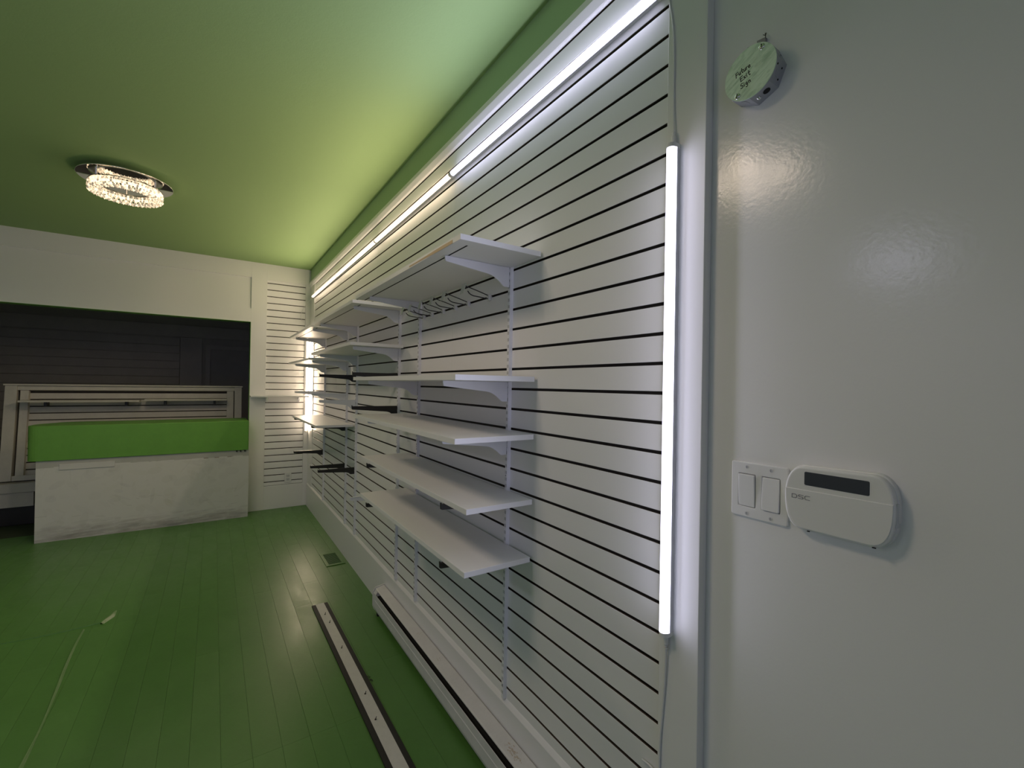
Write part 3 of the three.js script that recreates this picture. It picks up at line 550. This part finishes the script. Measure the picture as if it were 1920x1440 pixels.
// ---------------------------------------------------------------- near wall: box for an exit sign, switches, alarm keypad
{
  const c = [-0.0, 2.126, -0.5], t = thing('junction_box', 'octagonal metal junction box with a green round cover and handwriting on the wall', 'junction box', c);
  const oct = (r) => { const s = new THREE.Shape(); for (let k = 0; k < 8; k++) { const a = k * Math.PI / 4; s[k ? 'lineTo' : 'moveTo'](c[2] + Math.cos(a) * r, c[1] + Math.sin(a) * r); } s.closePath(); return s; };
  part('box', offWall(oct(0.0545), -0.0003, -0.0375, 0.0012), M.zinc, t);
  const onSide = (k, along, dx) => { const a = (k + 0.5) * Math.PI / 4, r = 0.0505; return [dx, c[1] + Math.sin(a) * r + Math.cos(a) * along, c[2] + Math.cos(a) * r - Math.sin(a) * along, a]; };
  const disc = (k, along, dx, r, h) => { const [x, y, z, a] = onSide(k, along, dx); return new THREE.CylinderGeometry(r, r, h, 18).rotateX(Math.PI / 2 - a).translate(x, y, z); };
  for (let k = 0; k < 8; k++) if (k !== 6) part('knockout', disc(k, 0, -0.019, 0.0085, 0.0006), M.zinc, t);
  part('open_knockout', disc(6, 0.006, -0.019, 0.0070, 0.0008), M.hole, t);
  for (const [k, along, dx] of [[7, -0.010, -0.012], [7, 0.010, -0.012], [7, 0.012, -0.030], [0, 0, -0.010]]) part('fixing_hole', disc(k, along, dx, 0.0018, 0.0010), M.hole, t);
  { const [x, y, z] = onSide(6, -0.011, -0.019); part('clamp_screw', new THREE.SphereGeometry(0.0046, 12, 8).scale(1, 0.8, 1).translate(x, y, z), M.chrome, t); }
  const art = canvasMap(512, 512, (g, w, h) => {
    g.fillStyle = '#e2f6dc'; g.fillRect(0, 0, w, h);
    const R = seedRandom(77);
    for (let i = 0; i < 260; i++) { g.fillStyle = R() > 0.5 ? `rgba(105,150,108,${0.05 + 0.09 * R()})` : `rgba(190,215,180,${0.05 + 0.08 * R()})`; g.save(); g.translate(R() * w, R() * h); g.rotate(-0.7 + 0.3 * R()); g.beginPath(); g.ellipse(0, 0, 15 + R() * 60, 4 + R() * 14, 0, 0, 7); g.fill(); g.restore(); }
    g.translate(196, 280); g.rotate(-0.20); g.scale(0.64, 0.74); g.translate(-225, -285); g.strokeStyle = '#101312'; g.lineWidth = 12; g.lineCap = 'round'; g.lineJoin = 'round';
    const S = (x, y, ...strokes) => { for (const s of strokes) { g.beginPath(); s.forEach(([a, b], i) => g[i ? 'lineTo' : 'moveTo'](x + a, y + b)); g.stroke(); } };
    // Future
    S(120, 150, [[8, 0], [0, 62]], [[6, 2], [44, -4]], [[4, 28], [34, 24]]);
    S(172, 170, [[0, 0], [0, 26], [8, 36], [20, 30], [24, 0], [25, 36]]);
    S(214, 160, [[10, -22], [8, 34], [16, 44], [24, 40]], [[-4, 8], [28, 4]]);
    S(250, 170, [[0, 0], [0, 26], [8, 36], [20, 30], [24, 0], [25, 36]]);
    S(290, 168, [[0, 0], [2, 36]], [[2, 14], [12, 2], [24, 2]]);
    S(322, 168, [[2, 20], [28, 16], [24, 2], [10, 2], [2, 18], [8, 36], [30, 34]]);
    // Exit
    S(176, 246, [[2, 0], [0, 62], [38, 58]], [[2, 0], [40, -4]], [[2, 30], [32, 26]]);
    S(228, 270, [[0, 0], [28, 36]], [[28, 0], [0, 38]]);
    S(276, 270, [[0, 0], [0, 36]], [[0, -18], [2, -16]]);
    S(304, 262, [[10, -24], [8, 36], [18, 44], [26, 40]], [[-4, 4], [28, 0]]);
    // Sign
    S(160, 344, [[36, 2], [14, 0], [2, 14], [10, 28], [32, 36], [34, 54], [16, 64], [-4, 56]]);
    S(214, 372, [[0, 0], [0, 34]], [[0, -18], [2, -16]]);
    S(236, 372, [[26, 2], [8, 2], [2, 18], [10, 30], [24, 22], [27, 2], [26, 54], [12, 64], [0, 56]]);
    S(284, 370, [[0, 2], [2, 36]], [[2, 14], [14, 2], [24, 8], [26, 36]]);
  });
  art.wrapS = art.wrapT = THREE.ClampToEdgeWrapping;
  const cm = mat([1, 1, 1], 0.6); cm.map = art;
  part('cover_rim', new THREE.CylinderGeometry(0.0535, 0.0535, 0.0018, 48).rotateZ(Math.PI / 2).translate(-0.0387, c[1], c[2]), mat([0.62, 0.80, 0.58], 0.6), t);
  part('cover', new THREE.CircleGeometry(0.0533, 48).rotateZ(0.0).rotateY(-Math.PI / 2).translate(-0.0398, c[1], c[2]), cm, t, true);
  for (const a of [0.99, 0.99 + Math.PI]) {
    const y = c[1] + Math.sin(a) * 0.045, z = c[2] + Math.cos(a) * 0.045 * 1.0;
    const s = part('cover_screw', new THREE.SphereGeometry(0.0062, 14, 8).scale(0.45, 1, 1).translate(-0.0402, y, z), M.chrome, t);
    part('slot', bx(-0.0434, -0.0425, y - 0.0045, y + 0.0045, z - 0.0008, z + 0.0008, 0), M.hole, s);
  }
  const ear = new THREE.Shape([[-0.5232, 2.2053], [-0.5027, 2.2020], [-0.5028, 2.2068], [-0.4852, 2.2040], [-0.4845, 2.170], [-0.510, 2.170], [-0.5225, 2.1982]].reverse().map((p) => new THREE.Vector2(...p)));
  part('bent_ear', offWall(ear, -0.0004, -0.008, 0.0005), mat([0.30, 0.29, 0.29], 0.6), t);
  part('wire_end', [tubeOf([[-0.006, 2.200, -0.4855], [-0.008, 2.206, -0.4850], [-0.007, 2.213, -0.4860]], 0.0008, 6, 5), tubeOf([[-0.008, 2.206, -0.4850], [-0.011, 2.209, -0.4815]], 0.0007, 4, 5), tubeOf([[-0.008, 2.207, -0.4850], [-0.010, 2.210, -0.4890]], 0.0007, 4, 5)], M.black, t);
}
function roundRect(z0, z1, y0, y1, r) { const s = new THREE.Shape(); s.moveTo(z0 + r, y0); s.lineTo(z1 - r, y0); s.quadraticCurveTo(z1, y0, z1, y0 + r); s.lineTo(z1, y1 - r); s.quadraticCurveTo(z1, y1, z1 - r, y1); s.lineTo(z0 + r, y1); s.quadraticCurveTo(z0, y1, z0, y1 - r); s.lineTo(z0, y0 + r); s.quadraticCurveTo(z0, y0, z0 + r, y0); return s; }
{
  const t = thing('light_switch', 'white double rocker light switch plate beside the alarm keypad', 'light switch', [0, 1.256, -0.487]);
  const plate = roundRect(-0.545, -0.429, 1.198, 1.314, 0.005);
  for (const zc of [-0.511, -0.462]) plate.holes.push(roundRect(zc - 0.0178, zc + 0.0178, 1.2205, 1.2895, 0.002));
  part('plate', offWall(plate, -0.0002, -0.0062, 0.0022, 3), M.plastic, t);
  for (const [zc, tilt] of [[-0.511, 0.05], [-0.462, -0.05]]) {
    part('rocker', offWall(roundRect(-0.0168, 0.0168, -0.0335, 0.0335, 0.002), 0.004, -0.0042, 0.001, 2).rotateZ(tilt).translate(-0.0040, 1.255, zc), M.plastic, t);
    for (const y of [1.3045, 1.2065]) {
      const s = part('screw', cyl(-0.0064, y, zc, 0.0032, 0.0014, 'x', 14), M.plasticGrey, t);
      part('slot', bx(-0.0074, -0.0070, y - 0.0028, y + 0.0028, zc - 0.0005, zc + 0.0005, 0), M.logo, s);
    }
  }
}
{
  const t = thing('alarm_keypad', 'white alarm keypad with a dark narrow display on the glossy wall', 'keypad', [0, 1.268, -0.342]);
  // rounded outline with bulging sides
  const body = (g) => { // g: how far it grows
    const s = new THREE.Shape(), L = -0.428 - g, R = -0.256 + g, B = 1.205 - g, T = 1.3285 + g, m = (B + T) / 2 + 0.002;
    s.moveTo(-0.398, B + 0.001); s.lineTo(-0.288, B); s.bezierCurveTo(R - 0.012, B + 0.002, R - 0.001, B + 0.022, R, m); s.bezierCurveTo(R - 0.0005, T - 0.014, R - 0.016, T, -0.288, T);
    s.lineTo(-0.396, T - 0.003); s.bezierCurveTo(L + 0.017, T - 0.004, L + 0.002, T - 0.016, L, m); s.bezierCurveTo(L + 0.001, B + 0.02, L + 0.010, B + 0.003, -0.398, B + 0.001);
    return s;
  };
  part('back_case', offWall(body(0.0015), -0.0002, -0.0125, 0.002, 2), M.plastic, t);
  const face = part('front_case', offWall(body(-0.0005), -0.0124, -0.0255, 0.0045, 4, 20), M.plastic, t);
  part('display', offWall(roundRect(-0.392, -0.2915, 1.2915, 1.3165, 0.003), -0.0250, -0.0262, 0.0003, 1), M.screen, t);
  { // flip-down cover under a seam
    const s = new THREE.Shape(); s.moveTo(-0.4245, 1.2815); s.lineTo(-0.2595, 1.2835); s.bezierCurveTo(-0.2595, 1.240, -0.266, 1.2105, -0.292, 1.2095); s.lineTo(-0.394, 1.2100); s.bezierCurveTo(-0.416, 1.213, -0.4235, 1.245, -0.4245, 1.2815);
    part('flip_cover', offWall(s, -0.0252, -0.0268, 0.0007, 2), M.plastic, t);
  }
  part('side_grip', offWall(roundRect(-0.2585, -0.2555, 1.245, 1.285, 0.0012), -0.004, -0.020, 0.0008, 1), M.plasticGrey, t);
  part('status_light', cyl(-0.0256, 1.3165, -0.281, 0.0011, 0.0008, 'x', 8), M.plastic, t);
  part('catch', [bx(-0.027, -0.024, 1.2058, 1.2072, -0.386, -0.382, 0), bx(-0.027, -0.024, 1.2058, 1.2072, -0.287, -0.282, 0)], M.hole, t);
  // raised maker's letters, D S C
  const h = 0.0068, st = (pts) => merge(pts.slice(1).map(([z, y], i) => { const [a, b] = pts[i], L = Math.hypot(z - a, y - b); return new THREE.BoxGeometry(0.0006, 0.0010, L + 0.0008).rotateX(-Math.atan2(y - b, z - a)).translate(-0.0270, 1.2645 + (y + b) / 2, -0.4125 + (z + a) / 2); }));
  part('lettering', [st([[0, 0], [0, h], [0.006, h], [0.0082, h * 0.75], [0.0082, h * 0.25], [0.006, 0], [0, 0]]),
    st([[0.0195, h], [0.0125, h], [0.011, h * 0.78], [0.0125, h * 0.52], [0.018, h * 0.48], [0.0195, h * 0.24], [0.018, 0], [0.011, 0]]),
    st([[0.0305, h], [0.024, h], [0.022, h * 0.75], [0.022, h * 0.25], [0.024, 0], [0.0305, 0]])], M.logo, t);
}
renderer.render(scene, camera);
